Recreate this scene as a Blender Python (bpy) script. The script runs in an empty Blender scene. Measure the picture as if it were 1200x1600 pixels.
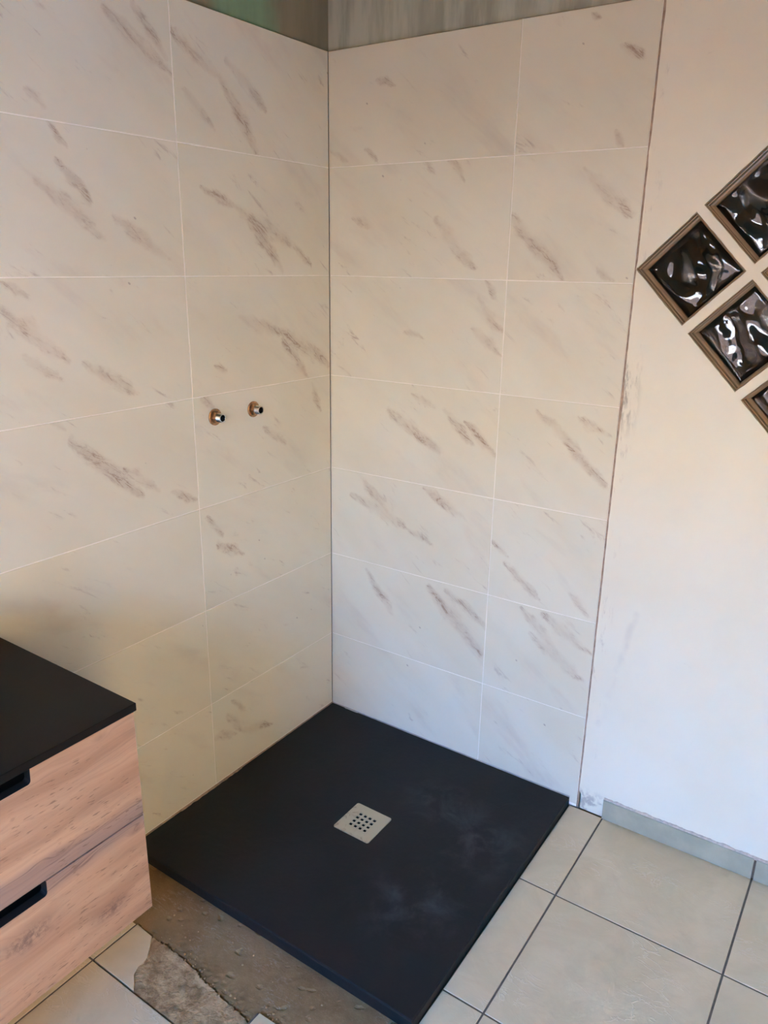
import bpy, bmesh, math, random
from mathutils import Vector, Matrix, noise

# daylight settings: window (x0, x1, z0, z1) in the rear wall at y = REAR, added wall beyond the terrace at y = FY, height FH;
# added side doorway (y0, y1, height) in the right wall, added neighbour wall at x = NX, height NH
REAR = -3.3
DOOR = (0.75, 2.05, 0.95, 2.05)
SIDE = (-2.75, -2.1, 1.90)
FY = -10.5; FH = 3.85; FENCE = 2.0; NX = 4.7; NH = 5.0  # added walls and fence, heights set to shape the daylight
BH = 0.14; BY = -1.51
ADDED_FACADE_COL = (0.90, 0.79, 0.67); PAVING_COL = (0.19, 0.12, 0.05)
OCHRE_COL = (0.70, 0.49, 0.30); CEIL_COL = (0.30, 0.20, 0.11); FENCE_COL = (0.15, 0.105, 0.085)  # wall, ceiling and fence colours chosen to tint and dim bounced light
ADDED_NEIGH_COL = (0.44, 0.24, 0.075)
SKY_LOW = (0.06, 0.40, 1.0); SKY_HIGH = (0.08, 0.30, 0.95)
SUN_DIR = (0.5, -0.6, -0.75); SUN_COL = (1.0, 0.925, 0.75)
SKY_STRENGTH = 15.5; SUN_ENERGY = 42.0; EXPOSURE = 1.84

random.seed(7)
C = bpy.context.scene.collection
scene = bpy.context.scene

# ------------------------------------------------------------------ camera
cam_data = bpy.data.cameras.new('camera')
cam_data.sensor_fit = 'VERTICAL'
cam_data.sensor_height = 36.0
cam_data.lens = 36.0 * 1205.6 / 1600.0
cam_data.clip_start = 0.02
cam = bpy.data.objects.new('camera', cam_data)
C.objects.link(cam)
right = Vector((0.82572624, 0.5638816, 0.0146187))
down = Vector((0.18480704, -0.24595648, -0.95149975))
fwd = Vector((-0.53293764, 0.78837995, -0.307302))
M = Matrix.Identity(4)
for i in range(3):
    M[i][0] = right[i]; M[i][1] = -down[i]; M[i][2] = -fwd[i]
M.translation = Vector((1.52761, -1.94384, 1.55382))
cam.matrix_world = M
scene.camera = cam

# ------------------------------------------------------------------ sky, sun, exposure
world = bpy.data.worlds.new('world'); scene.world = world
world.use_nodes = True
wn = world.node_tree; wn.nodes.clear()
wo = wn.nodes.new('ShaderNodeOutputWorld'); wb = wn.nodes.new('ShaderNodeBackground')
# clear blue sky: paler towards the horizon all the way round, deeper overhead
geo = wn.nodes.new('ShaderNodeNewGeometry'); sep = wn.nodes.new('ShaderNodeSeparateXYZ'); ramp = wn.nodes.new('ShaderNodeValToRGB')
inc = wn.nodes.new('ShaderNodeTexCoord')
wn.links.new(inc.outputs['Generated'], sep.inputs[0]); wn.links.new(sep.outputs[2], ramp.inputs[0])
ramp.color_ramp.elements[0].position = 0.0; ramp.color_ramp.elements[0].color = (*SKY_LOW, 1)
ramp.color_ramp.elements[1].position = 1.0; ramp.color_ramp.elements[1].color = (*SKY_HIGH, 1)
wb.inputs['Strength'].default_value = SKY_STRENGTH
wn.links.new(ramp.outputs[0], wb.inputs[0]); wn.links.new(wb.outputs[0], wo.inputs[0])
wn.nodes.remove(geo)

sun_d = bpy.data.lights.new('sun', 'SUN'); sun_d.energy = SUN_ENERGY; sun_d.angle = math.radians(0.6)
sun_d.color = SUN_COL
sun = bpy.data.objects.new('sun', sun_d); C.objects.link(sun)
sun.rotation_euler = Vector(SUN_DIR).to_track_quat('-Z', 'Y').to_euler()
sun.location = (3, 6, 9)

scene.view_settings.view_transform = 'Standard'
scene.view_settings.look = 'None'
scene.view_settings.gamma = 1.0
scene.view_settings.use_curve_mapping = False
scene.view_settings.exposure = EXPOSURE
scene.cycles.use_denoising = True
scene.cycles.max_bounces = 10
scene.cycles.diffuse_bounces = 7
scene.cycles.sample_clamp_indirect = 8.0
scene.cycles.caustics_reflective = False
scene.cycles.caustics_refractive = False
# daylight opening portal: only guides the sampling of the sky through the window
pd = bpy.data.lights.new('window_portal', 'AREA'); pd.shape = 'RECTANGLE'
pd.size = DOOR[1]-DOOR[0]; pd.size_y = DOOR[3]-DOOR[2]; pd.cycles.is_portal = True
po = bpy.data.objects.new('window_portal', pd); C.objects.link(po)
po.location = ((DOOR[0]+DOOR[1])/2, REAR-0.1, (DOOR[2]+DOOR[3])/2)
po.rotation_euler = (math.radians(90), 0, 0)

# ------------------------------------------------------------------ helpers
def tag(o, label=None, cat=None, group=None, kind=None):
    if label: o['label'] = label
    if cat: o['category'] = cat
    if group: o['group'] = group
    if kind: o['kind'] = kind
    return o

def mesh_obj(name, me, mat, parent=None, loc=(0, 0, 0), rotz=0.0):
    o = bpy.data.objects.new(name, me); C.objects.link(o)
    if mat and not me.materials: me.materials.append(mat)
    o.location = loc; o.rotation_euler = (0, 0, rotz)
    if parent: o.parent = parent
    return o

def bm_obj(name, bm, mat, parent=None, loc=(0, 0, 0), rotz=0.0, smooth=False):
    bmesh.ops.recalc_face_normals(bm, faces=bm.faces)
    me = bpy.data.meshes.new(name); bm.to_mesh(me); bm.free()
    if smooth:
        for p in me.polygons: p.use_smooth = True
    return mesh_obj(name, me, mat, parent, loc, rotz)

def empty(name, loc, label=None, cat=None, group=None):
    o = bpy.data.objects.new(name, None); C.objects.link(o); o.location = loc
    o.empty_display_size = 0.1
    return tag(o, label, cat, group)

def box(bm, lo, hi, bevel=0.0, seg=1):
    v = bmesh.ops.create_cube(bm, size=1.0)['verts']
    for q in v:
        q.co = Vector([(lo[i] + hi[i]) / 2 + q.co[i] * (hi[i] - lo[i]) for i in range(3)])
    if bevel > 0:
        es = list({e for q in v for e in q.link_edges})
        bmesh.ops.bevel(bm, geom=es, offset=bevel, segments=seg, affect='EDGES', profile=0.5)

def prism(bm, pts, z0, z1, bevel=0.0, axis='z'):
    """closed outline pts (2-D) extruded from z0 to z1; axis 'z': (x,y), axis 'x': outline (y,z), axis 'y': outline (x,z)"""
    def P(a, b, c):
        return {'z': (a, b, c), 'x': (c, a, b), 'y': (a, c, b)}[axis]
    lo = [bm.verts.new(P(a, b, z0)) for a, b in pts]
    hi = [bm.verts.new(P(a, b, z1)) for a, b in pts]
    bm.faces.new(lo[::-1]); top = bm.faces.new(hi)
    n = len(pts)
    for i in range(n):
        bm.faces.new((lo[i], lo[(i + 1) % n], hi[(i + 1) % n], hi[i]))
    if bevel > 0:
        bmesh.ops.bevel(bm, geom=list(top.edges), offset=bevel, segments=1, affect='EDGES')

def lathe(bm, prof, n=24, axis='x', origin=(0, 0, 0), cap=True):
    """profile [(distance along axis, radius)]"""
    rings = []
    for t, r in prof:
        ring = []
        for k in range(n):
            a = 2 * math.pi * k / n
            c, s = r * math.cos(a), r * math.sin(a)
            p = (t, c, s) if axis == 'x' else (c, s, t)
            ring.append(bm.verts.new(Vector(p) + Vector(origin)))
        rings.append(ring)
    for a, b in zip(rings, rings[1:]):
        for k in range(n):
            bm.faces.new((a[k], a[(k + 1) % n], b[(k + 1) % n], b[k]))
    if cap:
        bm.faces.new(rings[0]); bm.faces.new(rings[-1])

# ------------------------------------------------------------------ material helpers
def new_mat(name):
    m = bpy.data.materials.new(name); m.use_nodes = True
    nt = m.node_tree
    return m, nt, nt.nodes['Principled BSDF']

class NB:
    """tiny node builder"""
    def __init__(s, nt): s.nt = nt
    def n(s, t, **kw):
        x = s.nt.nodes.new(t)
        for k, v in kw.items(): setattr(x, k, v)
        return x
    def set(s, sock, v):
        if hasattr(v, 'is_output') or isinstance(v, bpy.types.NodeSocket): s.nt.links.new(v, sock)
        else: sock.default_value = v
    def math(s, op, a, b=0.0, c=None, clamp=False):
        x = s.n('ShaderNodeMath', operation=op, use_clamp=clamp)
        s.set(x.inputs[0], a); s.set(x.inputs[1], b)
        if c is not None: s.set(x.inputs[2], c)
        return x.outputs[0]
    def vm(s, op, a, b=None, sc=None):
        x = s.n('ShaderNodeVectorMath', operation=op)
        s.set(x.inputs[0], a)
        if b is not None: s.set(x.inputs[1], b)
        if sc is not None: s.set(x.inputs['Scale'], sc)
        return x.outputs['Value'] if op in ('DOT_PRODUCT', 'LENGTH', 'DISTANCE') else x.outputs[0]
    def noise(s, vec, scale, detail=4, rough=0.55, dist=0.0, out='Fac'):
        x = s.n('ShaderNodeTexNoise'); s.set(x.inputs['Vector'], vec)
        x.inputs['Scale'].default_value = scale; x.inputs['Detail'].default_value = detail
        x.inputs['Roughness'].default_value = rough; x.inputs['Distortion'].default_value = dist
        return x.outputs[out]
    def rng(s, v, a, b, c=0.0, d=1.0, smooth=True):
        x = s.n('ShaderNodeMapRange'); x.interpolation_type = 'SMOOTHSTEP' if smooth else 'LINEAR'
        s.set(x.inputs[0], v)
        for i, q in enumerate((a, b, c, d)): s.set(x.inputs[i + 1], q)
        return x.outputs[0]
    def mix(s, f, a, b, mode='MIX'):
        x = s.n('ShaderNodeMix', data_type='RGBA', blend_type=mode)
        s.set(x.inputs[0], f)
        for sk, v in ((x.inputs[6], a), (x.inputs[7], b)):
            if isinstance(v, tuple): sk.default_value = (*v[:3], 1)
            else: s.set(sk, v)
        return x.outputs[2]
    def mapping(s, vec, loc=(0, 0, 0), rot=(0, 0, 0), scale=(1, 1, 1)):
        x = s.n('ShaderNodeMapping'); s.set(x.inputs[0], vec)
        x.inputs[1].default_value = loc; x.inputs[2].default_value = rot; x.inputs[3].default_value = scale
        return x.outputs[0]
    def bump(s, h, strength, dist, bsdf):
        x = s.n('ShaderNodeBump'); x.inputs['Strength'].default_value = strength
        x.inputs['Distance'].default_value = dist
        s.set(x.inputs['Height'], h); s.nt.links.new(x.outputs[0], bsdf.inputs['Normal'])
        return x.outputs[0]
    def obj(s): return s.n('ShaderNodeTexCoord').outputs['Object']
    def geo(s): return s.n('ShaderNodeNewGeometry').outputs['Position']
    def xyz(s, v):
        x = s.n('ShaderNodeSeparateXYZ'); s.set(x.inputs[0], v); return x.outputs
    def comb(s, a, b, c):
        x = s.n('ShaderNodeCombineXYZ'); s.set(x.inputs[0], a); s.set(x.inputs[1], b); s.set(x.inputs[2], c)
        return x.outputs[0]

def simple(name, col, rough=0.6, metal=0.0, noise_amt=0.0, nscale=20, bump=0.0, bscale=60, spec=0.5):
    m, nt, b = new_mat(name); k = NB(nt)
    b.inputs['Roughness'].default_value = rough; b.inputs['Metallic'].default_value = metal
    b.inputs['Specular IOR Level'].default_value = spec
    o = k.obj()
    f = k.noise(o, nscale, 4)
    d = tuple(c * (1 - noise_amt) for c in col); l = tuple(min(1, c * (1 + noise_amt)) for c in col)
    k.set(b.inputs['Base Color'], k.mix(k.rng(f, 0.3, 0.7), d, l))
    if bump: k.bump(k.noise(o, bscale, 5), bump, 0.002, b)
    return m

# ---- marble-look wall tile: general grain from noise, main veins from each tile's own vein list
def mat_marble():
    m, nt, b = new_mat('marble_tile'); k = NB(nt)
    P0 = k.obj(); x = k.xyz(P0)
    P = k.comb(x[0], x[2], 0.0)
    rnd = k.n('ShaderNodeObjectInfo').outputs['Random']
    off = k.math('MULTIPLY', rnd, 37.0)
    Pr = k.vm('ADD', P, k.comb(off, k.math('MULTIPLY', rnd, 91.0), off))
    # streak space: s along the vein direction (down to the right), t across it
    st = k.mapping(Pr, rot=(0, 0, math.radians(36)))
    wn_ = k.n('ShaderNodeTexNoise'); k.set(wn_.inputs['Vector'], Pr); wn_.inputs['Scale'].default_value = 26
    wn_.inputs['Detail'].default_value = 4; wn_.inputs['Roughness'].default_value = 0.62
    w = k.vm('SCALE', k.vm('SUBTRACT', wn_.outputs['Color'], (0.5, 0.5, 0.5)), sc=0.030)
    w2 = k.vm('SCALE', k.vm('SUBTRACT', k.noise(Pr, 9.0, 2, out='Color'), (0.5, 0.5, 0.5)), sc=0.030)
    Pw = k.vm('ADD', k.vm('ADD', P, w), w2)
    band = None
    for i in range(6):
        at = k.n('ShaderNodeAttribute', attribute_type='OBJECT', attribute_name='vein_%d' % i)
        c = k.xyz(at.outputs['Vector'])
        A = k.comb(c[0], c[1], 0.0); B = k.comb(c[2], at.outputs['Alpha'], 0.0)
        D = k.vm('SUBTRACT', B, A); R = k.vm('SUBTRACT', Pw, A)
        dd = k.math('ADD', k.vm('DOT_PRODUCT', D, D), 1e-6)
        h = k.math('DIVIDE', k.vm('DOT_PRODUCT', R, D), dd, clamp=True)
        dist = k.vm('LENGTH', k.vm('SUBTRACT', R, k.vm('SCALE', D, sc=h)))
        ln = k.math('SQRT', dd)
        wid = k.math('ADD', k.math('MULTIPLY', ln, 0.052), 0.0055)
        # taper towards both ends
        tp = k.math('ADD', k.math('MULTIPLY', k.math('MULTIPLY', h, k.math('SUBTRACT', 1.0, h)), 2.4), 0.45)
        f = k.math('DIVIDE', dist, k.math('MULTIPLY', wid, tp))
        f = k.rng(f, 0.0, 1.7, 1.0, 0.0)
        f = k.math('MULTIPLY', f, k.math('GREATER_THAN', dd, 1e-4))
        band = f if band is None else k.math('MAXIMUM', band, f)
    # filaments (thin broken lines along the streak direction)
    f1 = k.noise(k.mapping(st, scale=(9, 46, 1)), 1.0, 5, 0.60, 0.5)
    fil = k.rng(k.math('ABSOLUTE', k.math('SUBTRACT', f1, 0.52)), 0.0, 0.042, 1.0, 0.0)
    f2 = k.noise(k.mapping(Pr, rot=(0, 0, math.radians(52)), scale=(22, 70, 1)), 1.0, 4, 0.6, 0.4)
    fil = k.math('MAXIMUM', fil, k.math('MULTIPLY', k.rng(k.math('ABSOLUTE', k.math('SUBTRACT', f2, 0.5)), 0.0, 0.024, 1.0, 0.0), 0.45))
    patch = k.rng(k.noise(k.mapping(st, scale=(10, 24, 1)), 1.0, 5, 0.62), 0.40, 0.62)
    core = k.math('MULTIPLY', k.math('MULTIPLY', band, k.math('ADD', k.math('MULTIPLY', fil, 0.72), 0.28)),
                  k.math('ADD', k.math('MULTIPLY', patch, 0.90), 0.10))
    # faint general veining over the whole face
    g1 = k.rng(k.noise(k.mapping(st, scale=(3.0, 10, 1)), 1.0, 5, 0.6, 0.3), 0.53, 0.80)
    g2 = k.rng(k.noise(k.mapping(st, loc=(5, 3, 0), scale=(9, 40, 1)), 1.0, 6, 0.7, 0.6), 0.58, 0.74)
    g3 = k.math('MULTIPLY', g2, k.rng(k.noise(Pr, 6.0, 2), 0.46, 0.62))
    soft = k.rng(k.noise(k.mapping(st, scale=(2.2, 5, 1)), 1.0, 3), 0.3, 0.7)
    col = k.mix(soft, (0.695, 0.650, 0.520), (0.745, 0.710, 0.590))
    col = k.mix(k.math('MULTIPLY', g1, 0.34), col, (0.50, 0.415, 0.355))
    col = k.mix(k.math('MULTIPLY', g3, 0.85), col, (0.42, 0.34, 0.28))
    col = k.mix(k.math('MULTIPLY', band, 0.20), col, (0.52, 0.41, 0.31))
    col = k.mix(k.math('MULTIPLY', core, 0.90), col, (0.33, 0.215, 0.145))
    # tiny dark specks
    sp = k.n('ShaderNodeTexVoronoi'); k.set(sp.inputs['Vector'], k.mapping(st, scale=(20, 34, 1))); sp.inputs['Scale'].default_value = 0.9
    spm = k.math('MULTIPLY', k.rng(sp.outputs['Distance'], 0.05, 0.10, 1.0, 0.0), k.math('GREATER_THAN', k.xyz(sp.outputs['Color'])[0], 0.93))
    col = k.mix(k.math('MULTIPLY', spm, 0.55), col, (0.25, 0.2, 0.17))
    k.set(b.inputs['Base Color'], col)
    b.inputs['Roughness'].default_value = 0.42
    b.inputs['Specular IOR Level'].default_value = 0.35
    return m

def mat_floor_tile():
    m, nt, b = new_mat('beige_floor_tile'); k = NB(nt)
    P = k.geo(); r = k.n('ShaderNodeObjectInfo').outputs['Random']
    Pr = k.vm('ADD', P, k.comb(k.math('MULTIPLY', r, 31.0), k.math('MULTIPLY', r, 17.0), 0.0))
    a = k.noise(Pr, 5.0, 4, 0.6, 1.2)
    col = k.mix(k.rng(a, 0.3, 0.7), (0.65, 0.49, 0.29), (0.73, 0.56, 0.345))
    # pale embossed swirls
    s = k.noise(k.mapping(Pr, rot=(0, 0, 0.6), scale=(1, 1.9, 1)), 9.0, 4, 0.55, 1.6)
    sw = k.math('MULTIPLY', k.rng(k.math('ABSOLUTE', k.math('SUBTRACT', s, 0.5)), 0.0, 0.03, 1.0, 0.0), k.rng(k.noise(Pr, 6.0, 2), 0.48, 0.66))
    col = k.mix(k.math('MULTIPLY', sw, 0.38), col, (0.82, 0.68, 0.50))
    dk = k.rng(k.noise(Pr, 11.0, 5, 0.65, 0.8), 0.60, 0.80)
    col = k.mix(k.math('MULTIPLY', dk, 0.45), col, (0.52, 0.40, 0.26))
    k.set(b.inputs['Base Color'], col)
    b.inputs['Roughness'].default_value = 0.38
    k.bump(k.math('ADD', k.math('MULTIPLY', sw, 0.5), k.noise(Pr, 14.0, 4, 0.5, 1.0)), 0.30, 0.006, b)
    return m

def mat_plaster():
    m, nt, b = new_mat('painted_plaster'); k = NB(nt)
    P = k.geo(); x = k.xyz(P)
    a = k.noise(P, 3.0, 4)
    col = k.mix(k.rng(a, 0.3, 0.7), (0.790, 0.735, 0.600), (0.825, 0.780, 0.655))
    # grey-green filler smears along the edge next to the tiles
    near = k.rng(x[0], 0.945, 0.985, 1.0, 0.0)
    lowm = k.math('MULTIPLY', k.rng(x[2], 1.12, 1.22), k.rng(x[2], 1.30, 1.36, 1.0, 0.0))
    n1 = k.rng(k.noise(k.mapping(P, scale=(60, 60, 16)), 1.0, 5, 0.7), 0.46, 0.62)
    smear = k.math('MULTIPLY', k.math('MULTIPLY', near, lowm), n1)
    col = k.mix(k.math('MULTIPLY', smear, 0.9), col, (0.40, 0.37, 0.30))
    n1b = k.rng(k.noise(k.mapping(P, loc=(3, 1, 7), scale=(50, 50, 14)), 1.0, 5, 0.7), 0.56, 0.72)
    col = k.mix(k.math('MULTIPLY', k.math('MULTIPLY', near, n1b), 0.60), col, (0.50, 0.44, 0.38))
    # scuffs
    sc = k.rng(k.noise(k.mapping(P, scale=(7, 7, 22)), 1.0, 6, 0.7), 0.65, 0.78)
    sc = k.math('MULTIPLY', sc, k.rng(k.noise(P, 2.6, 2), 0.38, 0.58))
    col = k.mix(k.math('MULTIPLY', sc, 0.5), col, (0.52, 0.45, 0.38))
    # long diagonal grey rub mark low on the wall
    A = (0.965, 0.0, 0.30); B = (1.035, 0.0, 0.66)
    D = Vector(B) - Vector(A)
    R = k.vm('SUBTRACT', k.vm('ADD', k.comb(x[0], 0.0, x[2]), k.vm('SCALE', k.vm('SUBTRACT', k.noise(P, 9.0, 3, out='Color'), (0.5, 0.5, 0.5)), sc=0.03)), A)
    h = k.math('DIVIDE', k.vm('DOT_PRODUCT', R, tuple(D)), D.dot(D), clamp=True)
    dist = k.vm('LENGTH', k.vm('SUBTRACT', R, k.vm('SCALE', tuple(D), sc=h)))
    rub = k.math('MULTIPLY', k.rng(dist, 0.0, 0.016, 1.0, 0.0), k.rng(k.noise(P, 14.0, 3), 0.35, 0.7))
    col = k.mix(k.math('MULTIPLY', rub, 0.30), col, (0.45, 0.42, 0.42))
    # bare grey chips at the foot beside the tiles
    foot = k.math('MULTIPLY', k.rng(x[2], 0.035, 0.085, 1.0, 0.0), k.rng(x[0], 0.985, 1.03, 1.0, 0.0))
    n2 = k.rng(k.noise(P, 42.0, 5, 0.65, 0.6), 0.44, 0.58)
    col = k.mix(k.math('MULTIPLY', k.math('MULTIPLY', foot, n2), 0.7), col, (0.36, 0.32, 0.29))
    k.set(b.inputs['Base Color'], col)
    b.inputs['Roughness'].default_value = 0.75
    hgt = k.math('ADD', k.math('MULTIPLY', k.noise(P, 16.0, 3), 1.0), k.math('MULTIPLY', smear, -0.6))
    hgt = k.math('SUBTRACT', hgt, k.math('MULTIPLY', k.math('MULTIPLY', foot, n2), 1.2))
    k.bump(hgt, 0.35, 0.004, b)
    return m

def mat_board():
    m, nt, b = new_mat('sealed_plasterboard'); k = NB(nt)
    P = k.geo(); x = k.xyz(P)
    # green moisture board on the left wall, roller-streaked grey sealer on both
    st = k.noise(k.mapping(P, scale=(26, 26, 4)), 1.0, 5, 0.6)
    grey = k.mix(k.rng(st, 0.35, 0.68), (0.31, 0.315, 0.25), (0.49, 0.50, 0.41))
    big = k.rng(k.noise(k.mapping(P, scale=(9, 9, 3)), 1.0, 3), 0.40, 0.62)
    grey = k.mix(k.math('MULTIPLY', big, 0.4), grey, (0.52, 0.51, 0.41))
    green = k.mix(k.rng(st, 0.3, 0.7), (0.18, 0.285, 0.175), (0.215, 0.34, 0.21))
    brown = k.mix(k.rng(st, 0.3, 0.7), (0.20, 0.18, 0.12), (0.25, 0.225, 0.155))
    onleft = k.math('LESS_THAN', x[0], -0.008)
    gm = k.math('MULTIPLY', k.rng(k.math('ADD', x[1], k.math('MULTIPLY', k.noise(P, 8.0, 3), 0.10)), -0.21, -0.12, 1.0, 0.0),
                k.rng(x[1], -0.46, -0.40))
    left = k.mix(gm, brown, green)
    right = k.mix(k.math('GREATER_THAN', x[0], 0.845), grey, k.mix(0.5, grey, (0.50, 0.50, 0.43)))
    k.set(b.inputs['Base Color'], k.mix(onleft, right, left))
    b.inputs['Roughness'].default_value = 0.55
    return m

def mat_wood():
    m, nt, b = new_mat('rustic_oak_laminate'); k = NB(nt)
    P = k.geo(); x = k.xyz(P)
    w = k.vm('SCALE', k.vm('SUBTRACT', k.noise(k.mapping(P, scale=(1, 3.0, 9.0)), 1.0, 3, out='Color'), (0.5, 0.5, 0.5)), sc=0.07)
    Q = k.vm('ADD', P, w)
    q = k.xyz(Q)
    # grain runs along Y and rises a little; bulges round knots
    def knot(y, z, r, s):
        d = k.vm('SUBTRACT', k.comb(0.0, x[1], x[2]), (0.0, y, z))
        d = k.vm('LENGTH', k.vm('MULTIPLY', d, (0, 0.45, 1.0)))
        return k.math('MULTIPLY', k.rng(d, 0.0, r, 1.0, 0.0), s)
    kn = [(-1.262, 0.372, 0.035, 1), (-1.42, 0.44, 0.05, 1), (-1.345, 0.566, 0.018, .7), (-1.245, 0.742, 0.014, .6), (-1.19, 0.505, 0.014, .7)]
    bul = None
    for a in kn:
        v = knot(*a); bul = v if bul is None else k.math('ADD', bul, v)
    gz = k.math('ADD', q[2], k.math('MULTIPLY', bul, 0.02))
    g1 = k.noise(k.comb(0.0, k.math('MULTIPLY', q[1], 1.6), k.math('MULTIPLY', gz, 26.0)), 1.0, 5, 0.55, 0.2)
    g2 = k.noise(k.comb(0.0, k.math('MULTIPLY', q[1], 3.0), k.math('MULTIPLY', gz, 120.0)), 1.0, 4, 0.6)
    col = k.mix(k.rng(g1, 0.3, 0.7), (0.375, 0.205, 0.118), (0.545, 0.335, 0.205))
    col = k.mix(k.math('MULTIPLY', k.rng(g2, 0.5, 0.72), 0.40), col, (0.26, 0.145, 0.095))
    # broad purple-grey heart stripe round the joint between the drawers
    hz = k.math('ADD', x[2], k.math('MULTIPLY', k.math('SUBTRACT', k.noise(k.mapping(P, scale=(1, 4, 10)), 1.0, 3), 0.5), 0.05))
    hs = k.math('MULTIPLY', k.rng(hz, 0.485, 0.525), k.rng(hz, 0.560, 0.585, 1.0, 0.0))
    col = k.mix(k.math('MULTIPLY', hs, 0.60), col, (0.235, 0.160, 0.140))
    lines = k.rng(k.math('ABSOLUTE', k.math('SUBTRACT', k.noise(k.comb(0.0, k.math('MULTIPLY', q[1], 2.0), k.math('MULTIPLY', gz, 34.0)), 1.0, 3, 0.5, 0.4), 0.5)), 0.0, 0.022, 1.0, 0.0)
    col = k.mix(k.math('MULTIPLY', k.math('MULTIPLY', lines, k.math('ADD', k.math('MULTIPLY', hs, 0.9), 0.14)), 0.75), col, (0.15, 0.085, 0.07))
    # short dark pores
    po_ = k.noise(k.comb(0.0, k.math('MULTIPLY', x[1], 42.0), k.math('MULTIPLY', k.math('ADD', x[2], k.math('MULTIPLY', x[1], 0.02)), 260.0)), 1.0, 2, 0.5)
    pores = k.math('MULTIPLY', k.rng(po_, 0.60, 0.67), k.rng(k.noise(k.mapping(P, scale=(1, 4, 10)), 1.0, 2), 0.44, 0.58))
    col = k.mix(k.math('MULTIPLY', pores, 0.65), col, (0.17, 0.09, 0.055))
    kc = k.math('MULTIPLY', k.rng(bul, 0.35, 1.0), k.rng(k.noise(P, 60.0, 4, 0.7), 0.35, 0.65))
    col = k.mix(k.math('MULTIPLY', kc, 0.85), col, (0.12, 0.065, 0.05))
    col = k.mix(k.math('MULTIPLY', k.rng(bul, 0.02, 0.5), 0.25), col, (0.24, 0.13, 0.09))
    k.set(b.inputs['Base Color'], col)
    b.inputs['Roughness'].default_value = 0.55
    k.bump(g2, 0.08, 0.001, b)
    return m

def mat_tray():
    m, nt, b = new_mat('charcoal_stone_resin'); k = NB(nt)
    P = k.geo(); x = k.xyz(P)
    # chalky wiped dust patches
    def blob(cx, cy, rx, ry):
        d = k.vm('LENGTH', k.vm('MULTIPLY', k.vm('SUBTRACT', k.comb(x[0], x[1], 0.0), (cx, cy, 0)), (1 / rx, 1 / ry, 0)))
        return k.rng(d, 0.1, 1.0, 1.0, 0.0)
    bb = k.math('MAXIMUM', blob(0.62, -0.25, 0.20, 0.13), blob(0.74, -0.62, 0.21, 0.20))
    bb = k.math('MAXIMUM', bb, blob(0.78, -0.34, 0.17, 0.18))
    n = k.rng(k.noise(P, 11.0, 6, 0.65, 0.5), 0.42, 0.75)
    dust = k.math('MULTIPLY', bb, n)
    base = k.mix(k.rng(k.noise(P, 3.0, 3), 0.3, 0.7), (0.0085, 0.0090, 0.0088), (0.0115, 0.0122, 0.0125))
    col = k.mix(k.math('MULTIPLY', dust, 0.45), base, (0.10, 0.105, 0.11))
    k.set(b.inputs['Base Color'], col)
    b.inputs['Roughness'].default_value = 0.58; b.inputs['Specular IOR Level'].default_value = 0.25
    k.bump(k.noise(P, 22.0, 6, 0.6, 0.3), 0.30, 0.006, b)
    return m

def mat_steel():
    m, nt, b = new_mat('brushed_steel'); k = NB(nt)
    P = k.obj()
    n = k.rng(k.noise(P, 45.0, 5, 0.7, 0.8), 0.52, 0.70)
    x = k.xyz(P)
    corner = k.rng(k.math('ADD', x[0], x[1]), -0.03, 0.02, 1.0, 0.0)
    dirt = k.math('MULTIPLY', n, corner)
    k.set(b.inputs['Base Color'], k.mix(k.math('MULTIPLY', dirt, 0.7), (0.56, 0.48, 0.33), (0.26, 0.17, 0.11)))
    b.inputs['Metallic'].default_value = 0.55; b.inputs['Roughness'].default_value = 0.42
    return m

def mat_screed():
    m, nt, b = new_mat('dusty_screed'); k = NB(nt)
    P = k.geo()
    a = k.rng(k.noise(P, 7.0, 5, 0.6), 0.3, 0.7)
    col = k.mix(a, (0.210, 0.120, 0.045), (0.300, 0.185, 0.080))
    g = k.rng(k.noise(P, 220.0, 3, 0.7), 0.55, 0.75)
    col = k.mix(k.math('MULTIPLY', g, 0.35), col, (0.42, 0.31, 0.19))
    d = k.rng(k.noise(P, 26.0, 6, 0.72, 0.6), 0.66, 0.74)
    col = k.mix(k.math('MULTIPLY', d, 0.8), col, (0.05, 0.035, 0.025))
    s = k.noise(k.mapping(P, rot=(0, 0, 0.5), scale=(14, 60, 1)), 1.0, 4, 0.6, 1.0)
    sw = k.math('MULTIPLY', k.rng(k.math('ABSOLUTE', k.math('SUBTRACT', s, 0.5)), 0.0, 0.02, 1.0, 0.0), k.rng(k.noise(P, 9.0, 2), 0.52, 0.66))
    col = k.mix(k.math('MULTIPLY', sw, 0.4), col, (0.45, 0.38, 0.30))
    k.set(b.inputs['Base Color'], col); b.inputs['Roughness'].default_value = 0.9
    k.bump(k.math('ADD', k.noise(P, 90.0, 5, 0.7), k.math('MULTIPLY', d, -1.0)), 0.5, 0.003, b)
    return m

def mat_mortar():
    m, nt, b = new_mat('broken_mortar'); k = NB(nt)
    P = k.geo()
    a = k.rng(k.noise(P, 24.0, 6, 0.7, 0.6), 0.35, 0.65)
    col = k.mix(a, (0.31, 0.175, 0.070), (0.54, 0.36, 0.18))
    d = k.rng(k.noise(P, 75.0, 5, 0.75, 0.5), 0.60, 0.72)
    col = k.mix(k.math('MULTIPLY', d, 0.6), col, (0.12, 0.08, 0.055))
    k.set(b.inputs['Base Color'], col); b.inputs['Roughness'].default_value = 0.95
    k.bump(k.noise(P, 120.0, 6, 0.75), 0.8, 0.004, b)
    return m

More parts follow.
